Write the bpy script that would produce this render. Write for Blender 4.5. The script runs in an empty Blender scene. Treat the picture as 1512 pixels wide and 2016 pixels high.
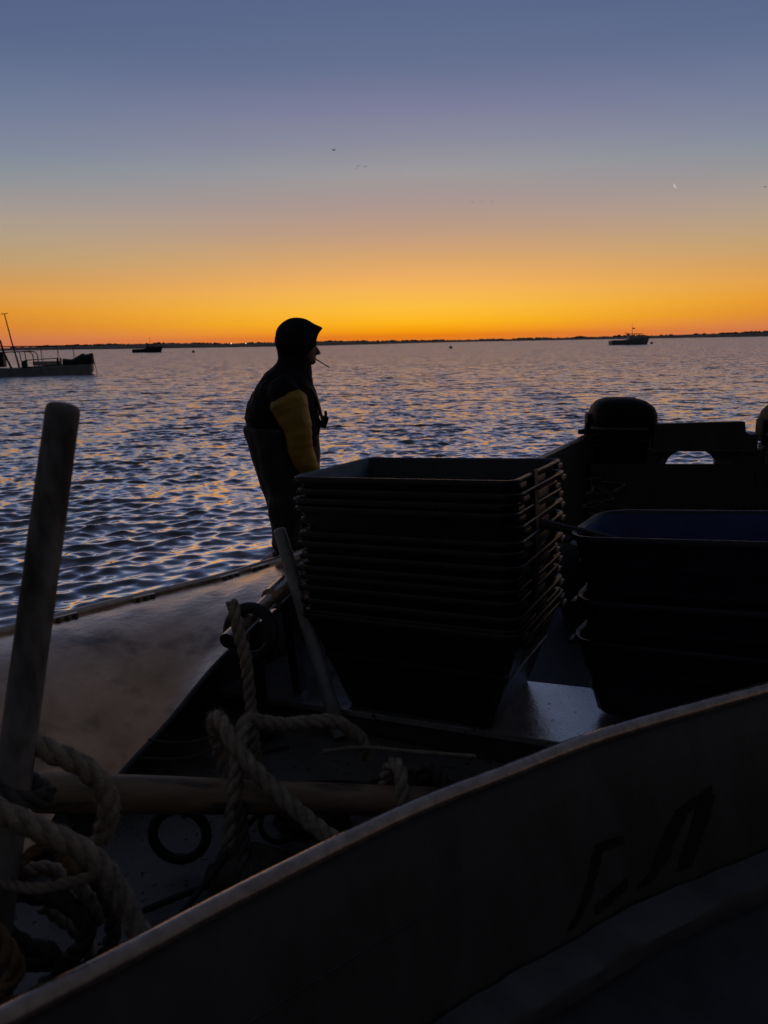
import bpy, bmesh, math, random
import numpy as np
from mathutils import Vector, Matrix
random.seed(7); rng = np.random.default_rng(7)
sc = bpy.context.scene
COL = sc.collection
R = math.radians

# ------------------------------------------------------------------ camera
cam_d = bpy.data.cameras.new('camera'); cam = bpy.data.objects.new('camera', cam_d); COL.objects.link(cam)
p_, r_ = R(12.43), R(1.06)
F = Vector((0, math.cos(p_), -math.sin(p_))); R0 = Vector((1, 0, 0)); U0 = R0.cross(F)
Rv = R0 * math.cos(r_) - U0 * math.sin(r_); Uv = U0 * math.cos(r_) + R0 * math.sin(r_)
M = Matrix((Rv, Uv, -F)).transposed().to_4x4(); M.translation = Vector((0, 0, 2.2))
cam.matrix_world = M
cam_d.sensor_fit = 'VERTICAL'; cam_d.sensor_height = 34.6; cam_d.lens = 34.6 * 1515 / 2016
cam_d.clip_start = 0.05; cam_d.clip_end = 90000
cam_d.dof.use_dof = True; cam_d.dof.focus_distance = 6.0; cam_d.dof.aperture_fstop = 26.0 / 8.0
sc.camera = cam

# ------------------------------------------------------------------ sky
SUN_AZ = R(2.4)                                   # the glow sits a little right of straight ahead
SKY_A = [(0.0, .70, .19, .03), (0.0075, .79, .205, .008), (0.0137, .913, .328, .004), (0.0243, .985, .456, .013), (0.041, .975, .51, .045),
         (0.0619, .925, .468, .091), (0.0818, .823, .4125, .127), (0.1021, .68, .376, .156), (0.1318, .515, .328, .223),
         (0.1643, .402, .305, .283), (0.1978, .328, .314, .328), (0.2265, .262, .262, .328), (0.2608, .205, .212, .328),
         (0.3002, .136, .168, .283), (0.3609, .0976, .1356, .254), (.55, .052, .070, .130), (1.0, .036, .040, .054)]
SKY_B = [(0.0, .56, .17, .10), (0.0118, .61, .188, .080), (0.0247, .68, .223, .035), (0.0404, .745, .283, .032), (0.0593, .72, .328, .070),
         (0.078, .61, .328, .114), (0.0971, .515, .35, .171), (0.1243, .445, .35, .242), (0.151, .376, .328, .296),
         (0.1776, .283, .296, .314), (0.203, .216, .262, .328), (0.2278, .188, .223, .328), (0.268, .141, .188, .296),
         (0.3134, .0976, .135, .254), (0.36, .084, .125, .24), (.55, .048, .066, .125), (1.0, .036, .040, .054)]
SKY_C = [(0.0, .022, .021, .023), (0.10, .030, .029, .032), (0.25, .034, .035, .042), (0.5, .035, .039, .050), (1.0, .036, .040, .054)]
W = bpy.data.worlds.new('World'); sc.world = W; W.use_nodes = True
nt = W.node_tree; nt.nodes.clear(); N = nt.nodes.new; Lk = nt.links.new
def mth(op, a, b=None, c=None, tree=None):
    t = tree or nt
    n = t.nodes.new('ShaderNodeMath'); n.operation = op
    for i, v in enumerate((a, b, c)):
        if v is None: continue
        if isinstance(v, (int, float)): n.inputs[i].default_value = v
        else: t.links.new(v, n.inputs[i])
    return n.outputs[0]
tc = N('ShaderNodeTexCoord'); sep = N('ShaderNodeSeparateXYZ'); Lk(tc.outputs['Generated'], sep.inputs[0])
zpos = mth('MAXIMUM', sep.outputs[2], 0.0)
wob = N('ShaderNodeTexNoise'); wm = N('ShaderNodeMapping'); wm.inputs['Scale'].default_value = (1.3, 1.3, 34)
Lk(tc.outputs['Generated'], wm.inputs[0]); Lk(wm.outputs[0], wob.inputs['Vector']); wob.inputs['Scale'].default_value = 1.6; wob.inputs['Detail'].default_value = 4
zj = mth('MULTIPLY_ADD', mth('SUBTRACT', wob.outputs[0], .5), mth('MULTIPLY', zpos, .04), zpos)   # thin uneven high haze layers
zs = mth('POWER', zj, 0.5)
def ramp(stops):
    n = N('ShaderNodeValToRGB'); e = n.color_ramp.elements
    while len(e) > 1: e.remove(e[-1])
    for i, s in enumerate(stops):
        q = e[0] if i == 0 else e.new(math.sqrt(s[0]))
        q.position = math.sqrt(s[0]); q.color = (s[1], s[2], s[3], 1)
    Lk(zs, n.inputs[0]); return n.outputs[0]
hl = mth('SQRT', mth('MAXIMUM', mth('SUBTRACT', 1.0, mth('MULTIPLY', sep.outputs[2], sep.outputs[2])), 1e-6))
dot = mth('DIVIDE', mth('ADD', mth('MULTIPLY', sep.outputs[0], math.sin(SUN_AZ)), mth('MULTIPLY', sep.outputs[1], math.cos(SUN_AZ))), hl)
ang = mth('ARCCOSINE', mth('MAXIMUM', mth('MINIMUM', dot, 1.0), -1.0))
def smooth(a, lo, hi):
    n = N('ShaderNodeMapRange'); n.interpolation_type = 'SMOOTHSTEP'
    Lk(a, n.inputs[0]); n.inputs[1].default_value = lo; n.inputs[2].default_value = hi; return n.outputs[0]
def mix(f, a, b):
    n = N('ShaderNodeMix'); n.data_type = 'RGBA'; Lk(f, n.inputs[0]); Lk(a, n.inputs[6]); Lk(b, n.inputs[7]); return n.outputs[2]
sky = mix(smooth(ang, 0.0, R(34)), ramp(SKY_A), ramp(SKY_B))
sky = mix(smooth(ang, R(20), R(130)), sky, ramp(SKY_C))
bg = N('ShaderNodeBackground'); Lk(sky, bg.inputs[0]); bg.inputs[1].default_value = 1.0
wo = N('ShaderNodeOutputWorld'); Lk(bg.outputs[0], wo.inputs[0])

# no sun lamp: the sun is still below the horizon, all light comes from the sky
vs = sc.view_settings; vs.view_transform = 'Standard'; vs.look = 'None'; vs.exposure = 0; vs.gamma = 1; vs.use_curve_mapping = False
sc.display_settings.display_device = 'sRGB'
sc.cycles.use_denoising = True
sc.cycles.max_bounces = 6; sc.cycles.caustics_reflective = False; sc.cycles.caustics_refractive = False

# ------------------------------------------------------------------ materials
MAT = {}
def mat(name, col, rough=.5, metal=0.0, var=.25, scale=6, rvar=.1, bump=0.0, bscale=40, spec=.5, col2=None, c2lo=.55, c2hi=.7, c2scale=9, stretch=(1, 1, 1), coat=0):
    m = bpy.data.materials.new(name); m.use_nodes = True; t = m.node_tree; n = t.nodes; l = t.links
    b = n['Principled BSDF']
    tcn = n.new('ShaderNodeTexCoord'); mp = n.new('ShaderNodeMapping'); mp.inputs['Scale'].default_value = stretch
    l.new(tcn.outputs['Object'], mp.inputs[0])
    no = n.new('ShaderNodeTexNoise'); no.inputs['Scale'].default_value = scale; no.inputs['Detail'].default_value = 6; no.inputs['Roughness'].default_value = .62
    l.new(mp.outputs[0], no.inputs['Vector'])
    mr = n.new('ShaderNodeMapRange'); mr.inputs[1].default_value = .3; mr.inputs[2].default_value = .7
    mr.inputs[3].default_value = 1 - var; mr.inputs[4].default_value = 1 + var; l.new(no.outputs[0], mr.inputs[0])
    mx = n.new('ShaderNodeMix'); mx.data_type = 'RGBA'; mx.blend_type = 'MULTIPLY'; mx.inputs[0].default_value = 1
    mx.inputs[6].default_value = (*col, 1); l.new(mr.outputs[0], mx.inputs[7]); out = mx.outputs[2]
    if col2:
        n2 = n.new('ShaderNodeTexNoise'); n2.inputs['Scale'].default_value = c2scale; n2.inputs['Detail'].default_value = 5; l.new(mp.outputs[0], n2.inputs['Vector'])
        m2 = n.new('ShaderNodeMapRange'); m2.inputs[1].default_value = c2lo; m2.inputs[2].default_value = c2hi; l.new(n2.outputs[0], m2.inputs[0])
        mm = n.new('ShaderNodeMix'); mm.data_type = 'RGBA'; l.new(m2.outputs[0], mm.inputs[0]); l.new(out, mm.inputs[6]); mm.inputs[7].default_value = (*col2, 1); out = mm.outputs[2]
    l.new(out, b.inputs['Base Color'])
    rr = n.new('ShaderNodeMapRange'); rr.inputs[1].default_value = .3; rr.inputs[2].default_value = .7
    rr.inputs[3].default_value = max(.03, rough - rvar); rr.inputs[4].default_value = min(1, rough + rvar); l.new(no.outputs[0], rr.inputs[0]); l.new(rr.outputs[0], b.inputs['Roughness'])
    b.inputs['Metallic'].default_value = metal; b.inputs['Specular IOR Level'].default_value = spec
    if bump:
        nb = n.new('ShaderNodeTexNoise'); nb.inputs['Scale'].default_value = bscale; nb.inputs['Detail'].default_value = 4; l.new(mp.outputs[0], nb.inputs['Vector'])
        bp = n.new('ShaderNodeBump'); bp.inputs['Strength'].default_value = 1; bp.inputs['Distance'].default_value = bump; l.new(nb.outputs[0], bp.inputs['Height']); l.new(bp.outputs[0], b.inputs['Normal'])
    MAT[name] = m; return m
def emis(name, col, s):
    m = bpy.data.materials.new(name); m.use_nodes = True; b = m.node_tree.nodes['Principled BSDF']
    b.inputs['Base Color'].default_value = (*col, 1); b.inputs['Emission Color'].default_value = (*col, 1); b.inputs['Emission Strength'].default_value = s
    MAT[name] = m
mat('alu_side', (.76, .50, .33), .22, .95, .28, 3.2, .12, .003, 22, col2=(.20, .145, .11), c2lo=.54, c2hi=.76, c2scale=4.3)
mat('alu_deck', (.68, .66, .65), .30, .85, .18, 7, .10, .0015, 60, col2=(.035, .033, .03), c2lo=.66, c2hi=.69, c2scale=34)
mat('alu_tube', (.72, .58, .46), .34, .9, .25, 14, .12, .001, 60)
mat('alu_dull', (.10, .10, .10), .55, .6, .3, 8, .1, .001, 50)
mat('bilge', (.17, .16, .145), .5, .1, .25, 4, .12, .002, 40, col2=(.02, .02, .018), c2lo=.62, c2hi=.66, c2scale=26)
mat('hull_paint', (.042, .040, .039), .5, .0, .4, 3, .1, .001, 30, col2=(.026, .025, .024), c2lo=.5, c2hi=.66, c2scale=2.6, stretch=(2, 2, .55))
mat('hull_edge', (.50, .40, .33), .18, .85, .3, 20, .12, .0012, 45)
mat('ledge', (.085, .088, .09), .6, .2, .35, 6, .1, .002, 50)
mat('black_tub', (.012, .012, .013), .46, 0, .35, 9, .1, .0006, 90, col2=(.03, .028, .026), c2lo=.6, c2hi=.72, c2scale=14)
mat('black_rubber', (.008, .008, .008), .6, 0, .3, 12, .1, .001, 60)
mat('black_gloss', (.007, .007, .008), .62, 0, .2, 8, .08, spec=.15)
mat('motor_band', (.05, .05, .055), .4, .3)
mat('blue_shaded', (.010, .012, .026), .5, 0, .3, 7, .1, .0008, 60)  # same blue plastic, near-black: shade on the outside put into the colour
mat('blue_lit', (.045, .062, .19), .45, 0, .25, 7, .1, .0008, 60)  # bluer copy for the inside, skylight put into the colour
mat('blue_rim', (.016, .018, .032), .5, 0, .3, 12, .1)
mat('pole_grey', (.25, .23, .21), .8, 0, .45, 14, .1, .006, 38, col2=(.08, .068, .054), c2lo=.48, c2hi=.62, c2scale=9, stretch=(1, 1, .35))
mat('pole_slim', (.36, .35, .34), .5, .2, .25, 12, .1, .001, 60)
mat('pole_wood', (.30, .20, .12), .6, 0, .3, 8, .12, .002, 30, col2=(.05, .04, .03), c2lo=.52, c2hi=.66, c2scale=5, stretch=(.4, 2, 2))
mat('rope', (.36, .295, .22), .9, 0, .35, 26, .05, .004, 130, spec=.2)
mat('rope_brown', (.30, .19, .10), .9, 0, .35, 26, .05, .004, 130, spec=.2)
mat('rope_dark', (.085, .078, .07), .9, 0, .35, 26, .05, .003, 130, spec=.2)
mat('white_cord', (.55, .55, .52), .8, 0, .2)
mat('skin', (.32, .17, .115), .55, 0, .12, 20, .06, .0004, 200)
mat('navy', (.010, .011, .015), .8, 0, .3, 10, .05, .004, 26, spec=.25)
mat('yellow', (.46, .27, .03), .55, 0, .25, 7, .08, .006, 16)
mat('wader', (.014, .017, .016), .6, 0, .35, 7, .1, .006, 14)
mat('boot', (.012, .014, .012), .42, 0, .2)
mat('paper_white', (.7, .68, .64), .8)
mat('tobacco', (.55, .32, .12), .8)
mat('far_hull', (.30, .31, .30), .6, 0, .3, 1.5)
mat('far_hull_dark', (.05, .045, .05), .6, 0, .3, 1.5)
mat('far_white', (.5, .5, .52), .55, 0, .15, 2)
mat('far_dark', (.012, .012, .012), .7, 0, .2)
mat('far_green', (.03, .06, .05), .6)
mat('far_cream', (.55, .45, .38), .6)
mat('glass_dark', (.02, .02, .025), .08, 0, .05)
mat('land', (.26, .20, .15), .95, 0, .4, .02, .02)
mat('trees', (.14, .12, .085), .95, 0, .4, .05, .02)
mat('bird', (.02, .02, .022), .8)
mat('foam', (.55, .56, .58), .7, 0, .2, 20)
emis('moon', (1, .9, .84), .56)
emis('lamp', (1, .85, .6), 1.8)

# ------------------------------------------------------------------ mesh helpers
class MB:
    def __init__(s): s.v = []; s.f = []
    def add(s, v, f):
        o = len(s.v); s.v += [tuple(map(float, a)) for a in v]; s.f += [tuple(i + o for i in q) for q in f]; return s
    def box(s, c, d, rz=0, rot=None):
        c = Vector(c); mtx = rot if rot else Matrix.Rotation(rz, 3, 'Z'); d = Vector(d) / 2
        v = [c + mtx @ Vector((sx * d.x, sy * d.y, sz * d.z)) for sz in (-1, 1) for sx, sy in ((-1, -1), (1, -1), (1, 1), (-1, 1))]
        return s.add(v, [(3, 2, 1, 0), (4, 5, 6, 7), (0, 1, 5, 4), (1, 2, 6, 5), (2, 3, 7, 6), (3, 0, 4, 7)])
    def beam(s, a, b, w, h, up=(0, 0, 1)):
        a, b = Vector(a), Vector(b); d = (b - a); x = d.normalized(); y = Vector(up).cross(x).normalized(); z = x.cross(y)
        return s.box((a + b) / 2, (d.length, w, h), rot=Matrix((x, y, z)).transposed())
    def tube(s, path, rad, seg=10, caps=True, closed=False, squash=1.0):
        P = [Vector(q) for q in path]; n = len(P); rad = rad if hasattr(rad, '__len__') else [rad] * n
        T = [((P[(i + 1) % n] - P[i - 1]) if closed else (P[min(i + 1, n - 1)] - P[max(i - 1, 0)])).normalized() for i in range(n)]
        ref = Vector((0, 0, 1)) if abs(T[0].z) < .9 else Vector((1, 0, 0)); a = (ref - T[0] * ref.dot(T[0])).normalized(); v = []
        for i in range(n):
            a = (a - T[i] * a.dot(T[i])).normalized(); b = T[i].cross(a)
            v += [P[i] + (a * math.cos(2 * math.pi * k / seg) * squash + b * math.sin(2 * math.pi * k / seg)) * rad[i] for k in range(seg)]
        m = n if closed else n - 1
        f = [(i * seg + k, i * seg + (k + 1) % seg, (i + 1) % n * seg + (k + 1) % seg, (i + 1) % n * seg + k) for i in range(m) for k in range(seg)]
        if caps and not closed: f += [tuple(reversed(range(seg))), tuple(range((n - 1) * seg, n * seg))]
        return s.add(v, f)
    def rings(s, R_, cap0=True, cap1=True):
        n = len(R_[0]); v = [q for r in R_ for q in r]
        f = [(i * n + k, i * n + (k + 1) % n, (i + 1) * n + (k + 1) % n, (i + 1) * n + k) for i in range(len(R_) - 1) for k in range(n)]
        if cap0: f.append(tuple(reversed(range(n))))
        if cap1: f.append(tuple(range((len(R_) - 1) * n, len(R_) * n)))
        return s.add(v, f)
    def prism(s, poly, off):                       # poly: 3-D points in a plane, extruded by off
        n = len(poly); off = Vector(off); v = [Vector(q) for q in poly] + [Vector(q) + off for q in poly]
        return s.add(v, [tuple(range(n)), tuple(reversed(range(n, 2 * n)))] + [(i, i + n, (i + 1) % n + n, (i + 1) % n) for i in range(n)])
    def grid(s, rows):
        n = len(rows[0]); v = [q for r in rows for q in r]
        return s.add(v, [(i * n + k, i * n + k + 1, (i + 1) * n + k + 1, (i + 1) * n + k) for i in range(len(rows) - 1) for k in range(n - 1)])
    def build(s, name, m, parent=None, smooth=True, bevel=0, world=True, ang=40, solid=0):
        me = bpy.data.meshes.new(name); o0 = parent.location if (parent and world) else Vector()
        pp = parent
        while world and pp is not None and pp.parent is not None:
            pp = pp.parent; o0 = o0 + pp.location
        me.from_pydata([tuple(Vector(q) - o0) for q in s.v], [], s.f)
        bm = bmesh.new(); bm.from_mesh(me); bmesh.ops.recalc_face_normals(bm, faces=bm.faces)
        if bevel: bmesh.ops.bevel(bm, geom=[e for e in bm.edges if len(e.link_faces) == 2 and e.calc_face_angle(0) > .6], offset=bevel, segments=2, affect='EDGES', profile=.6)
        if smooth:
            for fc in bm.faces: fc.smooth = True
            for e in bm.edges:
                if len(e.link_faces) == 2 and e.calc_face_angle(0) > R(ang): e.smooth = False
        bm.to_mesh(me); bm.free(); me.materials.append(MAT[m])
        o = bpy.data.objects.new(name, me); COL.objects.link(o)
        if parent: o.parent = parent
        return o
def tag(o, label=None, cat=None, group=None, kind=None):
    for k, v in (('label', label), ('category', cat), ('group', group), ('kind', kind)):
        if v: o[k] = v
    return o
def empty(name, loc, label=None, cat=None, group=None, mtx=None):
    o = bpy.data.objects.new(name, None); COL.objects.link(o); o.location = loc
    if mtx: o.rotation_euler = mtx.to_euler()
    return tag(o, label, cat, group)
def spline(pts, n):
    P = [Vector(q) for q in pts]; P = [P[0] * 2 - P[1]] + P + [P[-1] * 2 - P[-2]]; out = []; m = len(P) - 3
    for j in range(n):
        t = j / (n - 1) * m; i = min(int(t), m - 1); u = t - i; a, b, c, d = P[i:i + 4]
        out.append(.5 * ((2 * b) + (c - a) * u + (2 * a - 5 * b + 4 * c - d) * u * u + (3 * b - a - 3 * c + d) * u ** 3))
    return out
def in_poly(X, Y, poly):
    r = np.zeros(X.shape, bool); n = len(poly); j = n - 1
    for i in range(n):
        xi, yi = poly[i]; xj, yj = poly[j]
        c = ((yi > Y) != (yj > Y)) & (X < (xj - xi) * (Y - yi) / (yj - yi + 1e-12) + xi); r ^= c; j = i
    return r

# ------------------------------------------------------------------ boat lines (metres; sea level z = 0)
FAR = spline([(-3.1, 3.25, .66), (-2.407, 3.85, .65), (-1.989, 4.231, .65), (-1.644, 4.56, .65), (-1.156, 4.959, .66), (-.852, 5.222, .68),
              (-.596, 5.467, .70), (.015, 6.024, .78), (.655, 6.736, .87), (1.602, 7.859, .99), (2.247, 8.55, 1.12), (2.40, 8.72, 1.14)], 90)
NEAR = spline([(-1.75, .55, .85), (-.945, 1.204, .85), (-.81, 1.325, .85), (-.603, 1.495, .85), (-.349, 1.709, .85), (.049, 2.017, .85),
               (.381, 2.224, .85), (.773, 2.455, .85), (1.491, 2.789, .85), (2.316, 3.16, .85), (3.3, 3.62, .85)], 80)
def offs(path, d, z=None):
    out = []
    for i, q in enumerate(path):
        t = path[min(i + 1, len(path) - 1)] - path[max(i - 1, 0)]; n = Vector((t.y, -t.x, 0)).normalized()   # right-hand side of travel
        w = q + n * d; out.append(Vector((w.x, w.y, q.z if z is None else z)))
    return out
PORT = offs(NEAR, -.27, .57)                       # the open boat's own near side, hidden behind the bulwark in front
STERN_A, STERN_B = Vector((2.40, 8.55, 0)), Vector((5.9, 7.75, 0))
boat_poly = [(q.x, q.y) for q in FAR] + [(STERN_B.x, STERN_B.y)] + [(q.x, q.y) for q in reversed(PORT)]
own_poly = [(q.x, q.y) for q in NEAR] + [(4.6, 1.0), (1.0, -2.5), (-3.2, -1.2)]

# ------------------------------------------------------------------ sea
def sea():
    th = np.radians(np.concatenate([np.linspace(-75, -34.5, 90), np.linspace(-34, 34, 880), np.linspace(34.5, 75, 90), np.linspace(80, 280, 36)]))
    r = np.concatenate([np.geomspace(1.2, 3.9, 40), np.geomspace(4, 85, 1020), np.geomspace(86, 300, 120), np.geomspace(310, 60000, 40)])
    RR, TT = np.meshgrid(r.astype(np.float32), th.astype(np.float32), indexing='ij'); X = RR * np.sin(TT); Y = RR * np.cos(TT); Z = np.zeros_like(X); DX = np.zeros_like(X); DY = np.zeros_like(X)
    dr = np.gradient(r)[:, None].astype(np.float32)
    n = 84; lam = np.geomspace(.09, 1.9, n); g = np.random.default_rng(3)
    main = R(-64); miss = np.zeros_like(X); tot = 0
    for i in range(n):
        l = lam[i] * g.uniform(.93, 1.07); spread = .26 + .30 * (1 - i / n)
        a = main + g.normal(0, spread); kx, ky = math.cos(a), math.sin(a); k = 2 * math.pi / l
        st = .046 * math.exp(-.5 * (math.log(l / .29) / .55) ** 2) + (.012 if l < .9 else .006)
        A = st / k; fade = np.clip((l / dr - 2.2) / 2.5, 0, 1)
        miss += st * st * (1 - fade) ** 2; tot += st * st
        ph = k * (kx * X + ky * Y) + g.uniform(0, 6.28)
        c = np.cos(ph); s_ = np.sin(ph)
        gust = .85 + .45 * np.sin(X * .21 + Y * .13 + i) * np.sin(Y * .09 - X * .05 + i * .7) + .3 * np.sin(X * .9 - Y * .5) * np.sin(Y * .55 + X * .2 + 1)
        Z += A * fade * gust * c; DX -= .8 * A * fade * gust * kx * s_; DY -= .8 * A * fade * gust * ky * s_
    # churned water in the boat's wash along the far side
    d = np.full(X.shape, 9.0)
    sub = (RR < 14) & (X < 1.5) & (Y > 2)
    gp = np.array([(q.x, q.y) for q in FAR[:45]])
    xs, ys = X[sub], Y[sub]; d[sub] = np.min(np.hypot(xs[:, None] - gp[None, :, 0], ys[:, None] - gp[None, :, 1]), axis=1)
    wash = np.clip(1 - (d - .2) / 1.5, 0, 1); wash = wash * wash * (3 - 2 * wash)
    for i in range(46):
        l = g.uniform(.09, .42); a = g.uniform(0, 6.28); k = 2 * math.pi / l
        bend = .35 * np.sin(1.9 * X + i) + .35 * np.cos(2.3 * Y - i * .6)
        Z += wash * .0060 * (l / .3) * np.cos(k * (math.cos(a) * (X + .1 * bend) + math.sin(a) * (Y + .1 * bend)) + g.uniform(0, 6.28) + 2 * bend)
    for i in range(16):                            # small boils and eddies
        j = g.integers(4, 42); u = g.uniform(.35, 1.25); q = FAR[j]; cx, cy = q.x - u * .64, q.y + u * .77; R1 = g.uniform(.07, .19)
        rr = np.hypot(X - cx, Y - cy)
        Z += .013 * np.exp(-((rr - R1) / .025) ** 2) * (wash > .01) - .012 * np.exp(-(rr / R1) ** 2)
    X2, Y2 = X + DX, Y + DY
    small = RR < 14
    ins = np.zeros(X.shape, bool)
    ins[small] = in_poly(X[small], Y[small], boat_poly) | in_poly(X[small], Y[small], own_poly)
    Z[ins] = -.4
    nr, na = X.shape; idx = np.arange(nr * na).reshape(nr, na); nxt = np.roll(idx, -1, axis=1)
    q = np.stack([nxt[:-1], nxt[1:], idx[1:], idx[:-1]], -1).reshape(-1, 4)
    me = bpy.data.meshes.new('water'); me.vertices.add(nr * na)
    me.vertices.foreach_set('co', np.stack([X2, Y2, Z], -1).astype(np.float32).ravel())
    me.loops.add(q.size); me.loops.foreach_set('vertex_index', q.ravel().astype(np.int32))
    me.polygons.add(len(q)); me.polygons.foreach_set('loop_start', np.arange(0, q.size, 4, dtype=np.int32)); me.polygons.foreach_set('loop_total', np.full(len(q), 4, np.int32))
    me.polygons.foreach_set('use_smooth', np.ones(len(q), bool)); me.update(calc_edges=True)
    at = me.attributes.new('ripple', 'FLOAT', 'POINT'); at.data.foreach_set('value', np.sqrt(miss / tot).astype(np.float32).ravel())   # share of the chop too fine for the mesh
    m = bpy.data.materials.new('sea_water'); m.use_nodes = True; t = m.node_tree; l = t.links; b = t.nodes['Principled BSDF']
    t.nodes.remove(b); out = t.nodes['Material Output']; glo = t.nodes.new('ShaderNodeBsdfGlossy'); glo.inputs['Color'].default_value = (1, .92, .90, 1); dif = t.nodes.new('ShaderNodeBsdfDiffuse'); dif.inputs['Color'].default_value = (.042, .046, .056, 1); fre = t.nodes.new('ShaderNodeFresnel'); fre.inputs[0].default_value = 1.33; mixs = t.nodes.new('ShaderNodeMixShader')
    tcn = t.nodes.new('ShaderNodeTexCoord'); geo = t.nodes.new('ShaderNodeNewGeometry'); acc = geo.outputs['Normal']
    atn = t.nodes.new('ShaderNodeAttribute'); atn.attribute_name = 'ripple'
    rip = mth('MULTIPLY_ADD', atn.outputs['Fac'], 1.9, .17, t)
    l.new(mth('MULTIPLY_ADD', atn.outputs['Fac'], .20, .04, t), glo.inputs['Roughness'])      # chop too fine to resolve acts as gloss spread
    for sx, sy, k in ((.7, 1.5, .8), (2.4, 5.5, .8), (9, 18, .5)):
        mp = t.nodes.new('ShaderNodeMapping'); mp.inputs['Scale'].default_value = (sx, sy, 1); mp.inputs['Rotation'].default_value = (0, 0, R(-12)); l.new(tcn.outputs['Object'], mp.inputs[0])
        no = t.nodes.new('ShaderNodeTexNoise'); no.inputs['Scale'].default_value = 1; no.inputs['Detail'].default_value = 2; l.new(mp.outputs[0], no.inputs['Vector'])
        sb = t.nodes.new('ShaderNodeVectorMath'); sb.operation = 'SUBTRACT'; l.new(no.outputs['Color'], sb.inputs[0]); sb.inputs[1].default_value = (.5, .5, .5)
        ml = t.nodes.new('ShaderNodeVectorMath'); ml.operation = 'MULTIPLY'; l.new(sb.outputs[0], ml.inputs[0]); ml.inputs[1].default_value = (k * 1.0, k * 1.5, 0)
        sc_ = t.nodes.new('ShaderNodeVectorMath'); sc_.operation = 'SCALE'; l.new(ml.outputs[0], sc_.inputs[0]); l.new(rip, sc_.inputs['Scale'])
        ad = t.nodes.new('ShaderNodeVectorMath'); ad.operation = 'ADD'; l.new(acc, ad.inputs[0]); l.new(sc_.outputs[0], ad.inputs[1]); acc = ad.outputs[0]
    nm = t.nodes.new('ShaderNodeVectorMath'); nm.operation = 'NORMALIZE'; l.new(acc, nm.inputs[0])
    for n_ in (glo, fre): l.new(nm.outputs[0], n_.inputs['Normal'])
    l.new(mth('MINIMUM', mth('MULTIPLY', fre.outputs[0], 4.3, None, t), .97, None, t), mixs.inputs[0]); l.new(dif.outputs[0], mixs.inputs[1]); l.new(glo.outputs[0], mixs.inputs[2]); l.new(mixs.outputs[0], out.inputs['Surface'])
    me.materials.append(m)
    o = bpy.data.objects.new('water', me); tag(o, kind='structure'); return o
water = sea()                                      # linked at the end, which keeps the modifiers below quick to evaluate

# ------------------------------------------------------------------ far shore
def shore():
    az = [(-70, .10), (-45, .08), (-26, .065), (-24, .13), (-21.1, .176), (-16.1, .25), (-10.9, .13), (-5.5, .17), (-1.8, .16), (.4, .08), (5.5, .06), (9.2, .07), (16.2, .10), (19.5, .134), (22.7, .17), (26.1, .25), (45, .3), (70, .2)]
    A = np.radians(np.linspace(-70, 70, 1400)); h0 = np.interp(np.degrees(A), [a for a, _ in az], [h for _, h in az])
    D = np.interp(np.degrees(A), [-70, -26, -16, -5.5, 0, 5.5, 16, 26, 70], [1600, 1500, 950, 760, 1000, 1700, 1900, 1500, 1400]); g = np.random.default_rng(11)
    ns = sum(g.normal(0, 1) * np.sin(A * f_ + g.uniform(0, 6.3)) / (f_ / 40) ** .5 for f_ in (40, 70, 130, 220, 380)) * .006
    top = 2.2 + np.tan(np.radians(np.clip(h0 * 1.0 + ns * .8, .015, 1))) * D
    rows = [[(d_ * math.sin(a), d_ * math.cos(a), z) for a, d_, z in zip(A, D + e, zz)] for e, zz in ((0, top * 0 - .3), (4, top * 0 + .8), (60, top * .8), (140, top), (600, top * .7))]
    tag(MB().grid(rows).build('shore', 'land', smooth=True), kind='structure')
    m = MB()
    for i in range(2600):
        a = R(random.uniform(-60, 60)); j = np.interp(a, A, np.arange(len(A))); j = int(j); clump = .5 + .5 * math.sin(a * 31 + 2 * math.sin(a * 77))
        if random.random() > .25 + .75 * clump: continue
        d_ = D[j] + random.uniform(60, 200); rr = random.uniform(.9, 2.0) * (.7 + .6 * clump) * D[j] / 1100; z = top[j] + rr * random.uniform(-.55, .12); wdt = rr * random.uniform(.9, 2.0)
        c = Vector((d_ * math.sin(a), d_ * math.cos(a), z)); v = []
        for u, s_ in ((-1, .4), (-.5, .95), (.15, .9), (.6, .6)):
            for k in range(6):
                an = k * math.pi / 3 + u; ro = random.uniform(.8, 1.2); v.append(c + Vector((math.cos(an) * wdt * s_ * ro, math.sin(an) * wdt * s_ * ro, u * rr)))
        v.append(c + Vector((0, 0, rr * .95)))
        f = [(q * 6 + k, q * 6 + (k + 1) % 6, (q + 1) * 6 + (k + 1) % 6, (q + 1) * 6 + k) for q in range(3) for k in range(6)] + [(18 + k, 18 + (k + 1) % 6, 24) for k in range(6)]
        m.add(v, f)
    tag(m.build('treeline', 'trees', smooth=False), 'low dark trees and hedges along the far shore', 'trees', kind='stuff')
    for i, (x, z, lab) in enumerate(((-152, 3.55, 'bright white lamp on the far shore, left of the man'), (-137, 3.3, 'fainter white lamp on the far shore, next to the man'))):
        e = empty('shore_lamp', (x, 800, z - 2.5), lab, 'lamp', 'lamps on the far shore')
        MB().tube([(x, 800, z - 2.5), (x, 800, z)], .12, 6).build('post', 'far_dark', e)
        MB().rings([[(x + math.cos(k) * rr, 800 + math.sin(k) * rr, z + dz) for k in np.linspace(0, 5.5, 8)] for dz, rr in ((0, .25), (.2, .5), (.5, .5), (.8, .1))]).build('lamp_head', 'lamp', e)
shore()

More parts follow.
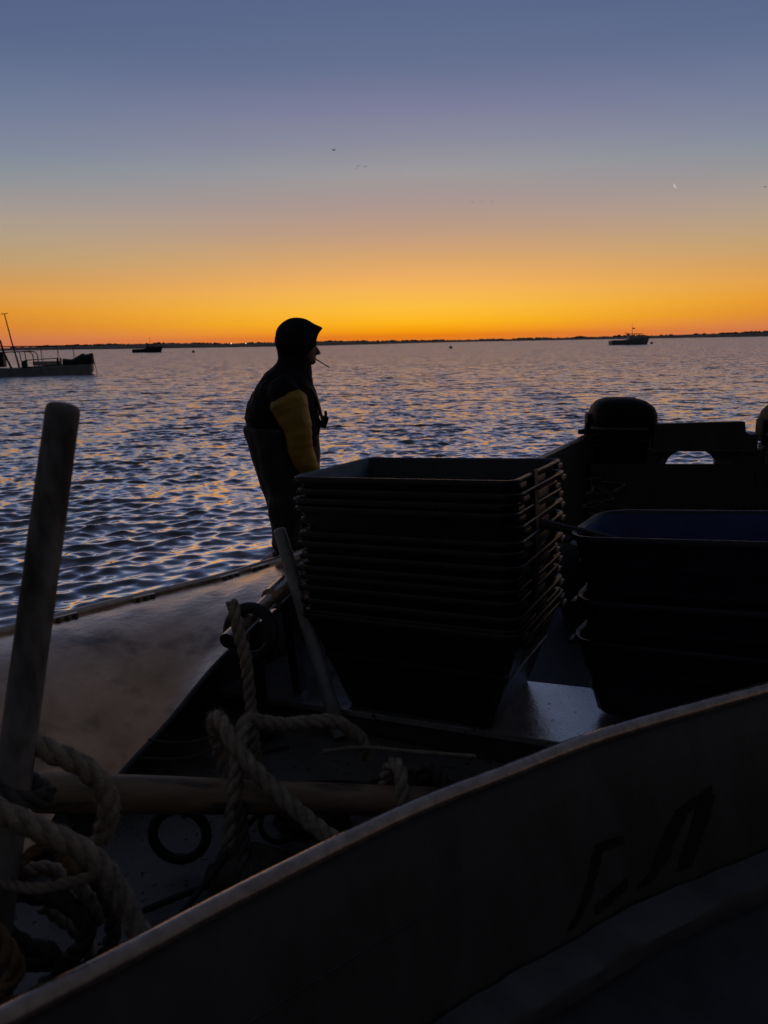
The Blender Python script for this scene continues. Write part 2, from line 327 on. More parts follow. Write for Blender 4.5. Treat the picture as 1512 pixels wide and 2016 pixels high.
# ------------------------------------------------------------------ moored boats and buoys
def hull(root, L, beam, h0, h1, m, name='hull', stem=.8, deckm=None, sheer=2.0, z0=-.3):
    secs = []
    for i in range(15):
        t = i / 14; x = -L / 2 + L * t; w = beam / 2 * (1 - max(0, (t - .55) / .45) ** 2.2 * .97); top = h0 + (h1 - h0) * t ** sheer
        rake = stem * max(0, (t - .8) / .2)
        secs.append([(x - rake * .8, -w * .75, z0), (x - rake * .3, -w * .96, top * .45), (x, -w, top), (x, w, top), (x - rake * .3, w * .96, top * .45), (x - rake * .8, w * .75, z0)])
    o = MB().rings(secs).build(name, m, root, world=False, ang=35)
    return o
def far_boat(loc, rz, L, lab, dark, flag):
    e = empty('fishing_boat', loc, lab, 'boat', 'small fishing boats moored off the shore'); e.rotation_euler.z = rz; k = L / 12
    hull(e, L, 3.4 * k, 1.25 * k, 2.6 * k, dark, stem=1.0 * k)
    b = lambda *a: MB().box(*a)
    b((-.15 * L, 0, 1.33 * k), (.6 * L, 2.6 * k, .16 * k)).build('deck', 'far_white', e, world=False, bevel=.03)
    x0, x1 = (-.06 * L, .27 * L) if flag else (-.02 * L, .30 * L)
    MB().prism([(x0, -1.1 * k, 1.4 * k), (x1 + .5 * k, -1.1 * k, 1.4 * k), (x1, -1.1 * k, 2.25 * k), (x0, -1.1 * k, 2.25 * k)], (0, 2.2 * k, 0)).build('cabin', 'far_white' if flag else 'far_hull_dark', e, world=False)
    for px in np.linspace(x0 + .12 * k, x1 - .1 * k, 6 if flag else 5):
        for sy in (-1, 1): b((px, sy * 1.05 * k, 2.7 * k), (.16 * k, .1 * k, .95 * k)).build('window_post', 'far_white' if flag else 'far_hull_dark', e, world=False)
    b((x0 + .05 * k, 0, 2.7 * k), (.08 * k, 2.1 * k, .9 * k)).build('back_wall', 'far_cream' if flag else 'far_hull_dark', e, world=False)
    r = b(((x0 + x1) / 2, 0, 3.2 * k), (x1 - x0 + .5 * k, 2.5 * k, .14 * k)).build('roof', 'far_dark', e, world=False, bevel=.03)
    MB().tube([(x0 + 1.3 * k, 0, 3.2 * k), (x0 + 1.2 * k, 0, 6.2 * k)], [.07 * k, .04 * k], 6).build('mast', 'far_dark', e, world=False)
    if flag:
        MB().prism([(x0 + 1.3 * k, 0, 4.95 * k), (x0 + 2.3 * k, .1, 4.9 * k), (x0 + 2.1 * k, .1, 4.65 * k), (x0 + 1.3 * k, 0, 4.6 * k)], (0, .03, 0)).build('flag', 'far_dark', e, world=False)
        MB().beam((x0 - .9 * k, 0, 3.5 * k), (x0 + .2 * k, 0, 3.25 * k), .2 * k, .1 * k).build('gantry', 'far_dark', e, world=False)
    MB().tube([(L / 2 - .5 * k, -1.0 * k, 2.5 * k), (.2 * L, -1.55 * k, 1.6 * k), (-.1 * L, -1.72 * k, 1.3 * k), (-L / 2, -1.7 * k, 1.3 * k)], .05 * k, 5).build('rubbing_strake', 'far_hull', e, world=False)
far_boat((81.0, 256, 0), R(4), 13.0, 'small fishing boat with flag and windowed cabin, moored at right', 'far_hull', True)
far_boat((-90.5, 306, 0), R(-3), 11.6, 'dark little fishing boat with thin mast, far off by the shore', 'far_hull_dark', False)

def barge():
    P = lambda px, z, y=0: ((px - 190) / 23.2, y, z)       # metres from the bow
    e = empty('work_barge', (-25.0, 68.0, 0), 'flat work barge with railing frames and leaning mast, cut off at the edge', 'boat'); e.rotation_euler.z = R(17); e.scale.x = .88
    secs = []
    for x, w, top, z0 in ((-13, 1.9, .62, -.3), (-6.1, 1.9, .66, -.3), (-3, 1.85, .74, -.3), (-1.2, 1.6, .82, -.2), (-.2, 1.3, .88, .0), (0, 1.2, .9, .30)):
        secs.append([(x, -w, z0), (x, -w, top), (x, w, top), (x, w, z0)])
    MB().rings(secs).build('hull', 'far_hull', e, world=False, bevel=.03, smooth=False)
    b = lambda *a: MB().box(*a)
    MB().beam((-6.2, -1.9, .70), (-.1, -1.4, .93), .08, .1).build('rubbing_strake', 'far_dark', e, world=False)
    b((-5.9, -1.5, .95), (.42, .4, .62)).build('bollard_box', 'far_green', e, world=False, bevel=.03)
    tb = lambda pts, r_, n, m='far_dark': MB().tube(pts, r_, 6).build(n, m, e, world=False)
    for sy in (-1.5, 1.5):
        tb([(-8.4, sy, 1.95), (-5.7, sy, 2.0), (-5.3, sy, 1.93), (-5.15, sy, 1.72), (-5.08, sy, .7)], .045, 'rail_frame')
        tb([(-6.25, sy, 1.95), (-6.15, sy, .7)], .04, 'rail_post')
    tb([(-7.85, -1.2, 2.95), (-7.65, -1.2, 1.9), (-7.15, -1.2, .65)], .09, 'gallows_post')
    m = tb([(-7.30, -.6, 5.05), (-6.98, -.6, 2.9), (-6.55, -.6, .65)], [.045, .06, .085], 'mast')
    MB().beam((-7.62, -.6, 5.05), (-6.98, -.6, 5.09), .08, .05).build('crosstree', 'far_dark', m, world=False)
    tb([(-12, 1.2, 2.42), (-1.7, 1.2, 2.42)], .045, 'canopy_rail')
    for x in (-4.75, -3.25, -1.8): tb([(x, 1.2, 2.42), (x + .03, 1.2, .8)], .03, 'canopy_post', 'far_hull'); tb([(x + .05, 1.2, 2.3), (x + .2, 1.2, .9)], .015, 'canopy_stay', 'far_hull')
    tb([(-5.9, -1.4, 1.28), (-3.0, -1.4, 1.40)], .035, 'side_rail')
    b((-4.3, 1.3, .95), (2.6, .05, .36)).build('white_board', 'far_cream', e, world=False)
    for x in (-3.05, -2.78): b((x, -1.2, 1.15), (.16, .3, .55)).build('bitt', 'far_dark' if x < -3 else 'far_white', e, world=False, bevel=.02)
    g = np.random.default_rng(5); v = []
    for i in range(15):
        t = i / 14; x = -2.65 + 2.75 * t; h = 1.30 + .34 * min(1, max(0, (t - .35) / .2)) + .06 * t + g.uniform(-.05, .06); v.append([(x, yy, max(.85, .85 + (h - .85) * c)) for yy, c in ((-1.15, .0), (-1.05, .7), (-.5, 1), (.4, .95), (1.05, .7), (1.15, 0))])
    MB().rings(v).build('net_heap', 'far_dark', e, world=False, smooth=False)
    b((-8.6, 0, 1.35), (1.5, 1.6, 1.2)).build('engine_house', 'far_dark', e, world=False, bevel=.1)
    tb([(0.1, 0, 1.2), (.35, 0, .0)], .03, 'mooring_chain')
barge()
for (x, y, lab) in ((94.3, 274, 'mooring buoy just ahead of the boat with the flag'), (21.5, 242, 'small dark mooring buoy in the open water'), (-62.5, 262, 'tiny dark buoy in front of the shore, left of the man')):
    g = MB(); g.rings([[(x + math.cos(k) * rr, y + math.sin(k) * rr, z) for k in np.linspace(0, 5.66, 10)] for z, rr in ((-.2, .2), (.0, .42), (.25, .5), (.5, .42), (.66, .15), (.95, .08))])
    tag(g.build('mooring_buoy', 'far_dark'), lab, 'buoy', 'mooring buoys')

# ------------------------------------------------------------------ birds and moon
def bird(loc, span, tilt, flap, lab):
    e = empty('bird', loc, lab, 'bird', 'birds flying in the dusk sky'); e.rotation_euler = (0, tilt, R(70)); s = span / 2
    MB().rings([[(x, math.cos(k) * rr, math.sin(k) * rr) for k in np.linspace(0, 5.5, 7)] for x, rr in ((-.5 * s, .02 * s), (-.2 * s, .13 * s), (.15 * s, .15 * s), (.4 * s, .07 * s), (.5 * s, .01 * s))]).build('body', 'bird', e, world=False)
    for sg in (-1, 1):
        w = [(.18, 0, 0), (.22, .45, flap), (-.05, 1.0, flap * .55), (-.16, .5, flap * .8), (-.16, 0, 0)]
        MB().prism([(a * s, sg * b_ * s, c * s) for a, b_, c in w], (0, 0, .03 * s)).build('wing', 'bird', e, world=False, smooth=False)
for a in (((-7.88, 150, 36.27), .95, .5, .45, 'largest bird, alone and highest above the man'),
          ((-6.63, 260, 55.9), 1.15, 0, .1, 'lowest bird of the close trio high over the man'), ((-5.98, 260, 56.5), 1.1, 0, .3, 'middle bird of the close trio high over the man'),
          ((-3.74, 260, 56.3), 1.3, 0, .2, 'rightmost bird of the close trio high over the man'), ((57.5, 500, 84.9), 1.9, 0, .1, 'first bird of the faint row of three, nearest the middle'),
          ((63.7, 500, 84.8), 1.6, 0, .1, 'middle bird of the faint row of three'), ((55.7, 400, 68.4), 1.5, 0, .2, 'last bird of the faint row of three, towards the moon'),
          ((56.7, 120, 23.4), .6, .3, .3, 'dark bird at the right edge, beyond the moon')): bird(*a)
def moon():
    c = Vector((7265, 20000, 3597)); d = c.normalized(); rx = d.cross(Vector((0, 0, 1))).normalized(); up = rx.cross(d); v = []; n = 15; Rm = 84
    out, inn = [], []
    for i in range(n):
        a = R(150 + 120 * i / (n - 1)); th = .46 * math.sin(math.pi * i / (n - 1))
        p = lambda k: c + (rx * math.cos(a) + up * math.sin(a)) * Rm * k + (rx * .25 + up * .35) * Rm
        out.append(p(1)); inn.append(p(1 - th - .02))
    tag(MB().prism(out + inn[::-1], d * 20).build('moon', 'moon', smooth=False), 'thin crescent moon in the grey part of the sky', 'moon')
moon()

# ------------------------------------------------------------------ the open work boat
boat = empty('work_boat', (0, 5, 0), 'open metal work boat loaded with tubs, ropes and poles', 'boat')
MB().tube([q + Vector((0, 0, .004)) for q in FAR], .031, 12).build('gunwale', 'alu_tube', boat)
def plat_z(x, y): return .228 + .029 * (x + .174) - .041 * (y - 3.94)
EDGE = spline([(-2.1, 1.9, .10), (-1.75, 2.4, .11), (-1.5, 2.75, .14), (-1.33, 3.05, .20), (-1.2, 3.28, .30), (-1.070, 3.48, .40), (-.856, 3.78, .60), (-.587, 4.246, .72), (-.382, 4.691, .77), (-.1, 5.4, .78)], 55)
rows = []
for i, (q, e_) in enumerate(zip(FAR[:55], EDGE)):
    rows.append([Vector((q.x + (e_.x - q.x) * u, q.y + (e_.y - q.y) * u, q.z + (e_.z - q.z) * u ** 2.3)) + Vector((0, 0, .032 * math.sin(math.pi * min(1, u * 1.15)) + (.0035 * math.sin(i * .55 + u * 7) * math.sin(u * 6 + i * .21 + 1) + .0018 * math.sin(i * 1.3 - u * 11)) * min(1, u * 6) * min(1, (1 - u) * 6))) for u in np.linspace(0, 1, 22)])
MB().grid(rows).build('side_plate', 'alu_side', boat)
MB().grid([[e_, e_ + Vector((-.03, .03, -.05)), Vector((e_.x - .34, e_.y + .36, .06))] for e_ in EDGE]).build('inner_plate', 'alu_dull', boat)
MB().tube([e_ + Vector((0, 0, .004)) for e_ in EDGE[12:]], .014, 8).build('coaming', 'alu_dull', boat)
MB().grid([[q + Vector((u, -u * 1.1, -v * (q.z - .06) / .6)) for u, v in ((0, 0), (.02, .02), (.045, .12), (.06, .6))] for q in FAR[54:]]).build('side_plate', 'hull_paint', boat)  # stern end of the same metal plate, coloured dark to stand for shade
MB().grid([[q, q + Vector((-.02, .03, -.3)), Vector((q.x + .12, q.y - .15, -.3))] for q in FAR]).build('outer_hull', 'hull_paint', boat)
MB().grid([[q, Vector((q.x, q.y, .05))] for q in PORT]).build('side_plate', 'alu_dull', boat)
MB().tube(PORT, .028, 8).build('gunwale', 'alu_dull', boat)
MB().add([(q.x, q.y, .075) for q in FAR] + [(STERN_B.x, STERN_B.y, .075)] + [(q.x, q.y, .075) for q in reversed(PORT)], [tuple(range(len(FAR) + 1 + len(PORT)))]).build('floor', 'bilge', boat, smooth=False)
MB().add([(x, y, .082) for x, y in ((-.2, 4.3), (2.2, 3.4), (5.6, 7.7), (2.5, 8.4), (.4, 6.3), (-.4, 5.4))], [(0, 1, 2, 3, 4, 5)]).build('hold_shade_sheet', 'black_rubber', boat, smooth=False)  # black sheet just above the floor, painted stand-in for shade in the hold
pl = [(-1.02, 4.25), (-.168, 3.882), (.672, 3.50), (.92, 3.381), (1.62, 3.06), (2.35, 3.55), (1.2, 4.033), (.766, 4.216), (.30, 4.42), (-.10, 5.6), (-.35, 5.35)]
MB().prism([(x, y, plat_z(x, y)) for x, y in pl], (0, 0, -.035)).build('raised_deck', 'alu_deck', boat, smooth=False, bevel=.004)
MB().prism([(x + .02, y + .03, .08) for x, y in pl[:5]] + [(x + .02, y + .03, plat_z(x, y) - .037) for x, y in pl[:5][::-1]], (.03, .05, 0)).build('deck_riser', 'alu_dull', boat, smooth=False)
# rail lugs hung under the far gunwale
for j in (18.5, 26.6, 34.2, 39.0):
    i = int(j); a, b_ = FAR[i], FAR[i + 1]; t = (b_ - a).normalized(); n_ = Vector((t.y, -t.x, 0)); c = a + n_ * .05 + Vector((0, 0, .017)); hl_ = .07
    m_ = MB(); m_.beam(c - t * hl_, c + t * hl_, .026, .022)
    lug = m_.build('rail_lug', 'alu_tube', boat, bevel=.004)
    for k in (-.05, 0, .05): MB().tube([c + t * k + n_ * .008 + Vector((0, 0, -.005)), c + t * k + n_ * .028 + Vector((0, 0, .0))], .012, 6).build('bolt', 'alu_dull', lug)
# narrow outboard step the man stands on
MB().prism([(x, y, .558) for x, y in ((-.86, 5.30), (-.36, 5.76), (-.46, 5.92), (-.90, 5.90), (-.98, 5.55))], (0, 0, .03)).build('side_step', 'hull_paint', boat, smooth=False, bevel=.004)
# transom with the two engine wells
T0 = lambda x: 8.42 - .12 * (x - 2.4)
def tp(x, z, dy=0): return (x, T0(x) + dy, z)
MB().prism([tp(2.3, .05), tp(5.9, .05), tp(5.9, .84), tp(2.3, .84)], (0, .05, 0)).build('transom', 'hull_paint', boat, smooth=False, bevel=.004)
arch = [tp(3.61 - .0 + 0, .842)] + [tp(3.36 + .26 * math.cos(a), .842 + .165 * math.sin(a)) for a in np.linspace(.25, math.pi - .12, 12)] + [tp(3.09, .842)]
MB().prism([tp(2.9, .842)] + [tp(2.9, 1.0)] + [tp(4.12, 1.0), tp(4.12, .842)] + arch, (0, .05, 0)).build('arched_bracket', 'hull_paint', boat, smooth=False)
MB().prism([tp(2.94, 1.004, -.03), tp(4.02, 1.004, -.03), tp(4.02, 1.17, -.03), tp(3.93, 1.165, -.03), tp(3.89, 1.20, -.03), tp(3.875, 1.30, -.03), tp(3.85, 1.305, -.03), tp(2.96, 1.285, -.03)], (0, .09, 0)).build('splash_board', 'hull_paint', boat, smooth=False, bevel=.008)
MB().beam(tp(2.9, 1.0, -.05), tp(4.12, 1.0, -.05), .04, .02).build('bracket_rail', 'alu_dull', boat)
MB().prism([tp(2.99, .845, -.06), tp(3.07, .845, -.06), tp(3.06, .95, -.06)], (0, .02, 0)).build('gusset', 'alu_dull', boat, smooth=False)
MB().prism([tp(3.62, .842, -.02), tp(3.78, .842, -.02), tp(3.78, .90, -.02), tp(3.62, .90, -.02)], (0, .04, 0)).build('clamp_plate', 'alu_dull', boat, smooth=False)
# fittings on the gunwale by the engine
q = FAR[82]; MB().box((q.x - .03, q.y, q.z + .06), (.20, .07, .05), R(48)).build('cleat', 'black_gloss', boat, bevel=.012)
q = FAR[85]; MB().tube([(q.x - .08, q.y - .06, q.z), (q.x - .05, q.y - .04, q.z + .15), (q.x, q.y, q.z + .17), (q.x + .06, q.y + .04, q.z + .1), (q.x + .1, q.y + .08, q.z)], .018, 8).build('lashing_eye', 'black_gloss', boat)
q = FAR[88]; MB().tube([(q.x - .05, q.y - .06, q.z), (q.x - .03, q.y - .04, q.z + .1), (q.x + .05, q.y + .04, q.z + .12)], .02, 8).build('lashing_eye', 'black_gloss', boat)
# square bow closing the left end
MB().add([FAR[0], PORT[0], (PORT[0].x, PORT[0].y, -.3), (FAR[0].x, FAR[0].y, -.3)], [(0, 1, 2, 3)]).build('bow_plate', 'alu_dull', boat, smooth=False)

# ------------------------------------------------------------------ the boat the picture is taken from
own = empty('near_boat', (0.5, 1.0, 0), 'dark hulled boat in the foreground with a bare metal edge', 'boat')
MB().tube(NEAR, .027, 16).build('gunwale', 'hull_edge', own)
wall = [offs(NEAR, d_, z) for d_, z in ((.005, .83), (.035, .80), (.075, .72), (.12, .60), (.165, .46), (.21, .33))]
MB().grid([list(r_) for r_ in zip(*wall)]).build('side_plate', 'hull_paint', own)
led = [offs(NEAR, d_, z) for d_, z in ((.206, .325), (.22, .342), (.32, .326), (.332, .31), (.332, .24))]
g = np.random.default_rng(2)
MB().grid([[w + Vector((0, 0, .004 * g.normal() if 0 < k < 3 else 0)) for k, w in enumerate(r_)] for r_ in zip(*led)]).build('ledge', 'ledge', own)
fl = offs(NEAR, .325, .255)
MB().add(fl + [(4.4, 1.3, .255), (1.2, -2.2, .255), (-2.9, -1.1, .255)], [tuple(range(len(fl) + 3))]).build('floor', 'hull_paint', own, smooth=False)
outr = [offs(NEAR, d_, z) for d_, z in ((-.005, .83), (-.03, .6), (-.02, .2), (.05, -.3))]
MB().grid([list(r_) for r_ in zip(*outr)]).build('outer_hull', 'hull_paint', own)

# worn dark letters painted on the plate
mat('letter_paint', (.014, .014, .014), .8, spec=.2)
PZ = ((.83, .005), (.80, .035), (.72, .075), (.60, .12), (.46, .165), (.33, .21))
def on_plate(t, z, lift=.003):
    i = int(t); q = NEAR[i].lerp(NEAR[i + 1], t - i); tn = (NEAR[i + 1] - NEAR[i]).normalized(); nr = Vector((tn.y, -tn.x, 0))
    d_ = float(np.interp(z, [a for a, _ in PZ][::-1], [b for _, b in PZ][::-1])); w = q + nr * (d_ + lift); return Vector((w.x, w.y, z + lift * .4))
for st in ([(49.3, .36), (50.6, .40), (51.9, .47), (52.7, .54)], [(52.5, .545), (53.6, .545), (54.6, .54)], [(51.6, .375), (53.0, .385), (54.3, .41)], [(55.2, .375), (56.3, .415), (57.1, .49), (57.8, .55)], [(57.6, .55), (58.6, .57), (59.4, .59)], [(57.5, .375), (58.1, .44), (58.7, .51), (59.1, .575)]):
    fine = [(st[j][0] + (st[j + 1][0] - st[j][0]) * k / 6, st[j][1] + (st[j + 1][1] - st[j][1]) * k / 6) for j in range(len(st) - 1) for k in range(6)] + [st[-1]]
    lev = abs(st[-1][1] - st[0][1]) < .06
    MB().grid([[on_plate(t + (0 if lev else o_) + random.uniform(-.05, .05), z + (o_ * .035 if lev else 0) + random.uniform(-.002, .002)) for o_ in (-.42, -.1, .1, .42)] for t, z in fine]).build('painted_stroke', 'letter_paint', own)
# weld beads and scuffs along the plate
for t0, z0, t1, z1 in ((20, .60, 40, .60), (62, .50, 74, .50)):
    MB().tube([on_plate(t0 + (t1 - t0) * k / 60, z0 + (z1 - z0) * k / 60, .001) for k in range(61)], [.004 + .0015 * math.sin(k * 2.4) for k in range(61)], 6).build('weld_bead', 'hull_paint', own)

# ------------------------------------------------------------------ tubs
def rrect(a, b, r, z, n=5):
    out = []
    for cx, cy, a0 in ((a - r, b - r, 0), (-a + r, b - r, 90), (-a + r, -b + r, 180), (a - r, -b + r, 270)):
        for k in range(n + 1):
            an = R(a0 + 90 * k / n); out.append((cx + r * math.cos(an), cy + r * math.sin(an), z))
    return out
def tub_meshes(L, Wd, H, inx, iny, rad, lip, mats, n=5, ribs=()):
    a, b = L / 2 - lip, Wd / 2 - lip; wt = .009
    def ring(d, z, t=None):
        f = 1 - z / H if t is None else t
        return rrect(a - inx * f + d, b - iny * f + d, max(.02, rad + d - .02 * f), z, n)
    rr = [ring(-.03, 0, 1), ring(0, .02)]
    for z in ribs: rr += [ring(0, z - .016), ring(.010, z - .010), ring(.010, z + .010), ring(0, z + .016)]
    rr += [ring(0, H - .035), ring(lip * .6, H - .034), ring(lip, H - .030), ring(lip, H - .006), ring(lip - .006, H), ring(.004, H), ring(-wt, H - .012), ring(-wt, .03), ring(-.04, .014, 1)]
    body = MB().rings(rr)
    hs = []
    for sg in (-1, 1):
        for sy in (-1, 1): hs.append(('corner_lug', MB().box((sg * (a + lip * .5 + .004), sy * (b - .075), H - .032), (.010 + lip, .10, .026))))
        hs.append(('handle', MB().box((sg * (a - .004 + lip * .4), 0, H - .058), (.016, .20, .05))))
    return body, hs
def lay_tub(name, loc, mtx, tpl, lab, cat, grp, m, m2):
    e = empty(name, loc, lab, cat, grp, mtx)
    for nm, me in tpl:
        o = bpy.data.objects.new(nm, me); COL.objects.link(o); o.parent = e
    last_tub[0] = e
    return e
last_tub = [None]
def tpl(name, body, hs, m, m2, bev=.006):
    o = body.build('body', m, ang=50); out = [('body', o.data)]; bpy.data.objects.remove(o)
    for nm, h in hs:
        o = h.build(nm, m2, bevel=bev); out.append((nm, o.data)); bpy.data.objects.remove(o)
    return out
def frame(yaw, ta, tb):
    e1 = Vector((math.cos(yaw) * math.cos(ta), math.sin(yaw) * math.cos(ta), math.sin(ta))); e2 = Vector((-math.sin(yaw) * math.cos(tb), math.cos(yaw) * math.cos(tb), math.sin(tb)))
    e2 = (e2 - e1 * e1.dot(e2)).normalized(); return e1, e2, e1.cross(e2)
L_, W_, H_ = 1.235, .903, .55
e1, e2, e3 = frame(-.463, .044, -.024); mtx = Matrix((e1, e2, e3)).transposed()
rimc = Vector((-.444, 3.975, 1.52)) + e1 * (1.172 - L_ / 2) + e2 * W_ / 2
body, hs = tub_meshes(L_, W_, H_, .195, .10, .05, .022, None, ribs=(.30,)); T1 = tpl('t', body, hs, 'black_tub', 'black_tub')
ords = ['topmost', 'second', 'third', 'fourth', 'fifth', 'sixth', 'seventh', 'eighth', 'ninth', 'tenth', 'eleventh', 'twelfth', 'thirteenth', 'fourteenth', 'lowest']
NT = 15; g = np.random.default_rng(21); drop = 0
for k in range(NT):
    j = .011 if k else 0
    c = rimc - e3 * (H_ + drop) + e1 * g.normal(0, j) + e2 * g.normal(0, j)
    yw = Matrix.Rotation(g.normal(0, .006) if k else 0, 3, 'Z')
    lab = ('topmost black plastic tub of the tall stack, open and empty' if k == 0 else 'lowest black plastic tub of the tall stack, standing on the deck' if k == NT - 1
           else f'{ords[k]} black plastic tub from the top of the tall stack')
    lay_tub('plastic_tub', c, mtx @ yw, T1, lab, 'tub', 'black tubs nested in the tall stack', None, None)
    drop += .0527 * g.uniform(.62, 1.4) if k < NT - 2 else (.0527 * 14 - drop)
# strap down the stack's right end
sp = lambda a, b, h: rimc + e1 * a + e2 * b + e3 * h
pts = [sp(.56, -.12, -.02), sp(.60, -.12, .004), sp(.615, -.12, -.03), sp(.618, -.125, -.4), sp(.60, -.13, -.74), sp(.53, -.13, -1.0)]
m_ = MB(); wv = e2 * .032; tk = e1 * .006
m_.rings([[q - wv, q + wv, q + wv + tk, q - wv + tk] for q in spline(pts, 24)])
tag(m_.build('strap', 'black_rubber', smooth=False), 'flat black strap down the right end of the tub stack', 'strap')
# pole-like handle between the two stacks
hp = [(.78, 3.80, 1.29), (.90, 3.81, 1.262), (1.08, 3.83, 1.215), (1.3, 3.86, 1.15)]
tag(MB().tube(spline(hp, 10), [.026] * 3 + [.022] * 7, 8).build('tool_handle', 'black_rubber'), 'short dark tool handle reaching from the strap into the blue tub', 'handle')
# blue tubs
b1, b2, b3 = frame(-.56, .092, .012); bm_ = Matrix((b1, b2, b3)).transposed()
LB, WB, HB = 1.12, .68, .43
brim = Vector((.869, 3.668, 1.25)) + b1 * LB / 2 + b2 * WB / 2
body, hs = tub_meshes(LB, WB, HB, .07, .06, .13, .020, None, n=3, ribs=(.14, .27)); T2 = tpl('t', body, hs, 'blue_shaded', 'blue_rim')
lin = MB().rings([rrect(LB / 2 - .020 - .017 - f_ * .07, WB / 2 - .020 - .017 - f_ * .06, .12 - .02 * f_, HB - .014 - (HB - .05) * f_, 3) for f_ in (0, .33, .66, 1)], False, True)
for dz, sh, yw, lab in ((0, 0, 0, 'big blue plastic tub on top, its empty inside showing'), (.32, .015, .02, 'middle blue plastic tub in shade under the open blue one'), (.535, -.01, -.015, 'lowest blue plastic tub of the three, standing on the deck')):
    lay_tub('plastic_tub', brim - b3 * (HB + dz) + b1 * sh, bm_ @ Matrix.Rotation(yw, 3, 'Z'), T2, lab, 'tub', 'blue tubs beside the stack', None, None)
    if dz == 0: lin.build('lit_liner', 'blue_lit', last_tub[0], world=False)  # added liner carrying the lit blue of the open inside
# ------------------------------------------------------------------ outboard motors
def outboard(loc, rz, k, lab):
    e = empty('outboard_motor', loc, lab, 'outboard motor', 'outboard motors on the transom'); e.rotation_euler.z = rz
    def se(rx, ry, z, cx=0, n=3.2, seg=28):
        o = []
        for i in range(seg):
            a = 2 * math.pi * i / seg; c, s_ = math.cos(a), math.sin(a)
            o.append((cx + rx * abs(c) ** (2 / n) * (1 if c > 0 else -1), ry * abs(s_) ** (2 / n) * (1 if s_ > 0 else -1), z))
        return o
    MB().rings([se(.30, .33, .28, .01), se(.355, .37, .33, .01), se(.37, .385, .45, .01), se(.365, .38, .56, .01), se(.335, .36, .64, .005), se(.27, .31, .70, -.01), se(.17, .22, .735, -.02), se(.06, .08, .745, -.02)]).build('cowl', 'black_gloss', e, world=False, ang=60)
    MB().rings([se(.372, .389, .40, .01), se(.378, .394, .41, .01), se(.378, .394, .43, .01), se(.372, .389, .44, .01)], False, False).build('cowl_band', 'motor_band', e, world=False)
    MB().rings([se(.28, .26, -.35), se(.31, .30, -.1), se(.325, .335, .12), se(.33, .345, .28)]).build('lower_cowl', 'black_gloss', e, world=False, ang=60)
    MB().rings([se(.09, .15, -.9, 0, 2), se(.10, .17, -.5, 0, 2), se(.12, .18, -.1, 0, 2.4)]).build('leg', 'black_gloss', e, world=False)
    MB().rings([se(.02, .10, -1.35, 0, 2), se(.05, .3, -1.1, 0, 2), se(.05, .28, -1.0, 0, 2), se(.07, .16, -.9, 0, 2)]).build('gear_case', 'black_gloss', e, world=False)
    MB().box((-.36, -.02, .45), (.07, .26, .24)).build('front_latch', 'black_gloss', e, world=False, bevel=.03)
    MB().box((0, -.22, -.05), (.34, .12, .42)).build('clamp_bracket', 'motor_band', e, world=False, bevel=.02)
    MB().tube(spline([(-.30, -.28, .36), (-.42, -.36, .30), (-.52, -.42, .14), (-.50, -.50, -.1)], 14), .016, 8).build('fuel_hose', 'black_rubber', e, world=False)
    MB().tube(spline([(-.28, -.30, .24), (-.46, -.34, .22), (-.60, -.36, .26), (-.70, -.38, .20)], 12), .012, 8).build('control_cable', 'black_rubber', e, world=False)
    MB().tube([(.16, -.34, .30), (.26, -.365, .27), (.33, -.33, .24)], .016, 6).build('carry_grip', 'motor_band', e, world=False)
outboard((2.72, 8.78, .80), R(-8), 1, 'black outboard motor on the far corner of the stern, fully in view')
outboard((4.50, 8.35, .74), R(-8), 1, 'second black outboard motor, cut off by the right edge')

# ------------------------------------------------------------------ poles, pipe, hoop
def cyl_pole(name, a, b, r0, r1, m, lab, cat, cap=True, rough=.0):
    a, b = Vector(a), Vector(b); n = 26; P = [a.lerp(b, i / n) for i in range(n + 1)]; rd = [r0 + (r1 - r0) * i / n + random.uniform(-rough, rough) for i in range(n + 1)]
    d = (b - a).normalized()
    if cap: P += [b + d * r1 * .25, b + d * r1 * .45, b + d * r1 * .55, b + d * r1 * .58]; rd += [r1 * .95, r1 * .80, r1 * .52, r1 * .2]
    e = MB().tube(P, rd, 20).build(name, m, ang=50)
    return tag(e, lab, cat)
cyl_pole('mooring_post', (-1.245, 1.86, .09), (-.846, 2.05, 2.035), .054, .044, 'pole_grey', 'thick weathered grey post standing at the left edge', 'post', rough=.0008)
cyl_pole('slim_pole', (-.262, 3.86, .10), (-.580, 4.15, 1.185), .044, .036, 'pole_slim', 'slimmer grey pole leaning beside the tub stack', 'pole', rough=.0004)
cyl_pole('wooden_spar', (.55, 2.99, .235), (-1.36, 2.72, .50), .052, .080, 'pole_wood', 'stout brown wooden spar lying across under the ropes', 'pole', rough=.0008)
# the spar rests on a block at its thin end and a trestle at the other
tag(MB().box((.42, 2.98, .135), (.22, .2, .11), .1).build('wood_block', 'pole_wood', bevel=.01), 'low wooden block under the thin end of the spar', 'block')
t_ = empty('trestle', (-1.3, 2.73, .08), 'dark low trestle carrying the thick end of the spar', 'trestle')
for sy in (-1, 1): MB().beam((-1.28, 2.73 + sy * .16, .08), (-1.28, 2.73 + sy * .03, .42), .05, .05, (1, 0, 0)).build('leg', 'alu_dull', t_)
MB().box((-1.28, 2.73, .40), (.06, .22, .04)).build('saddle', 'alu_dull', t_, bevel=.005)

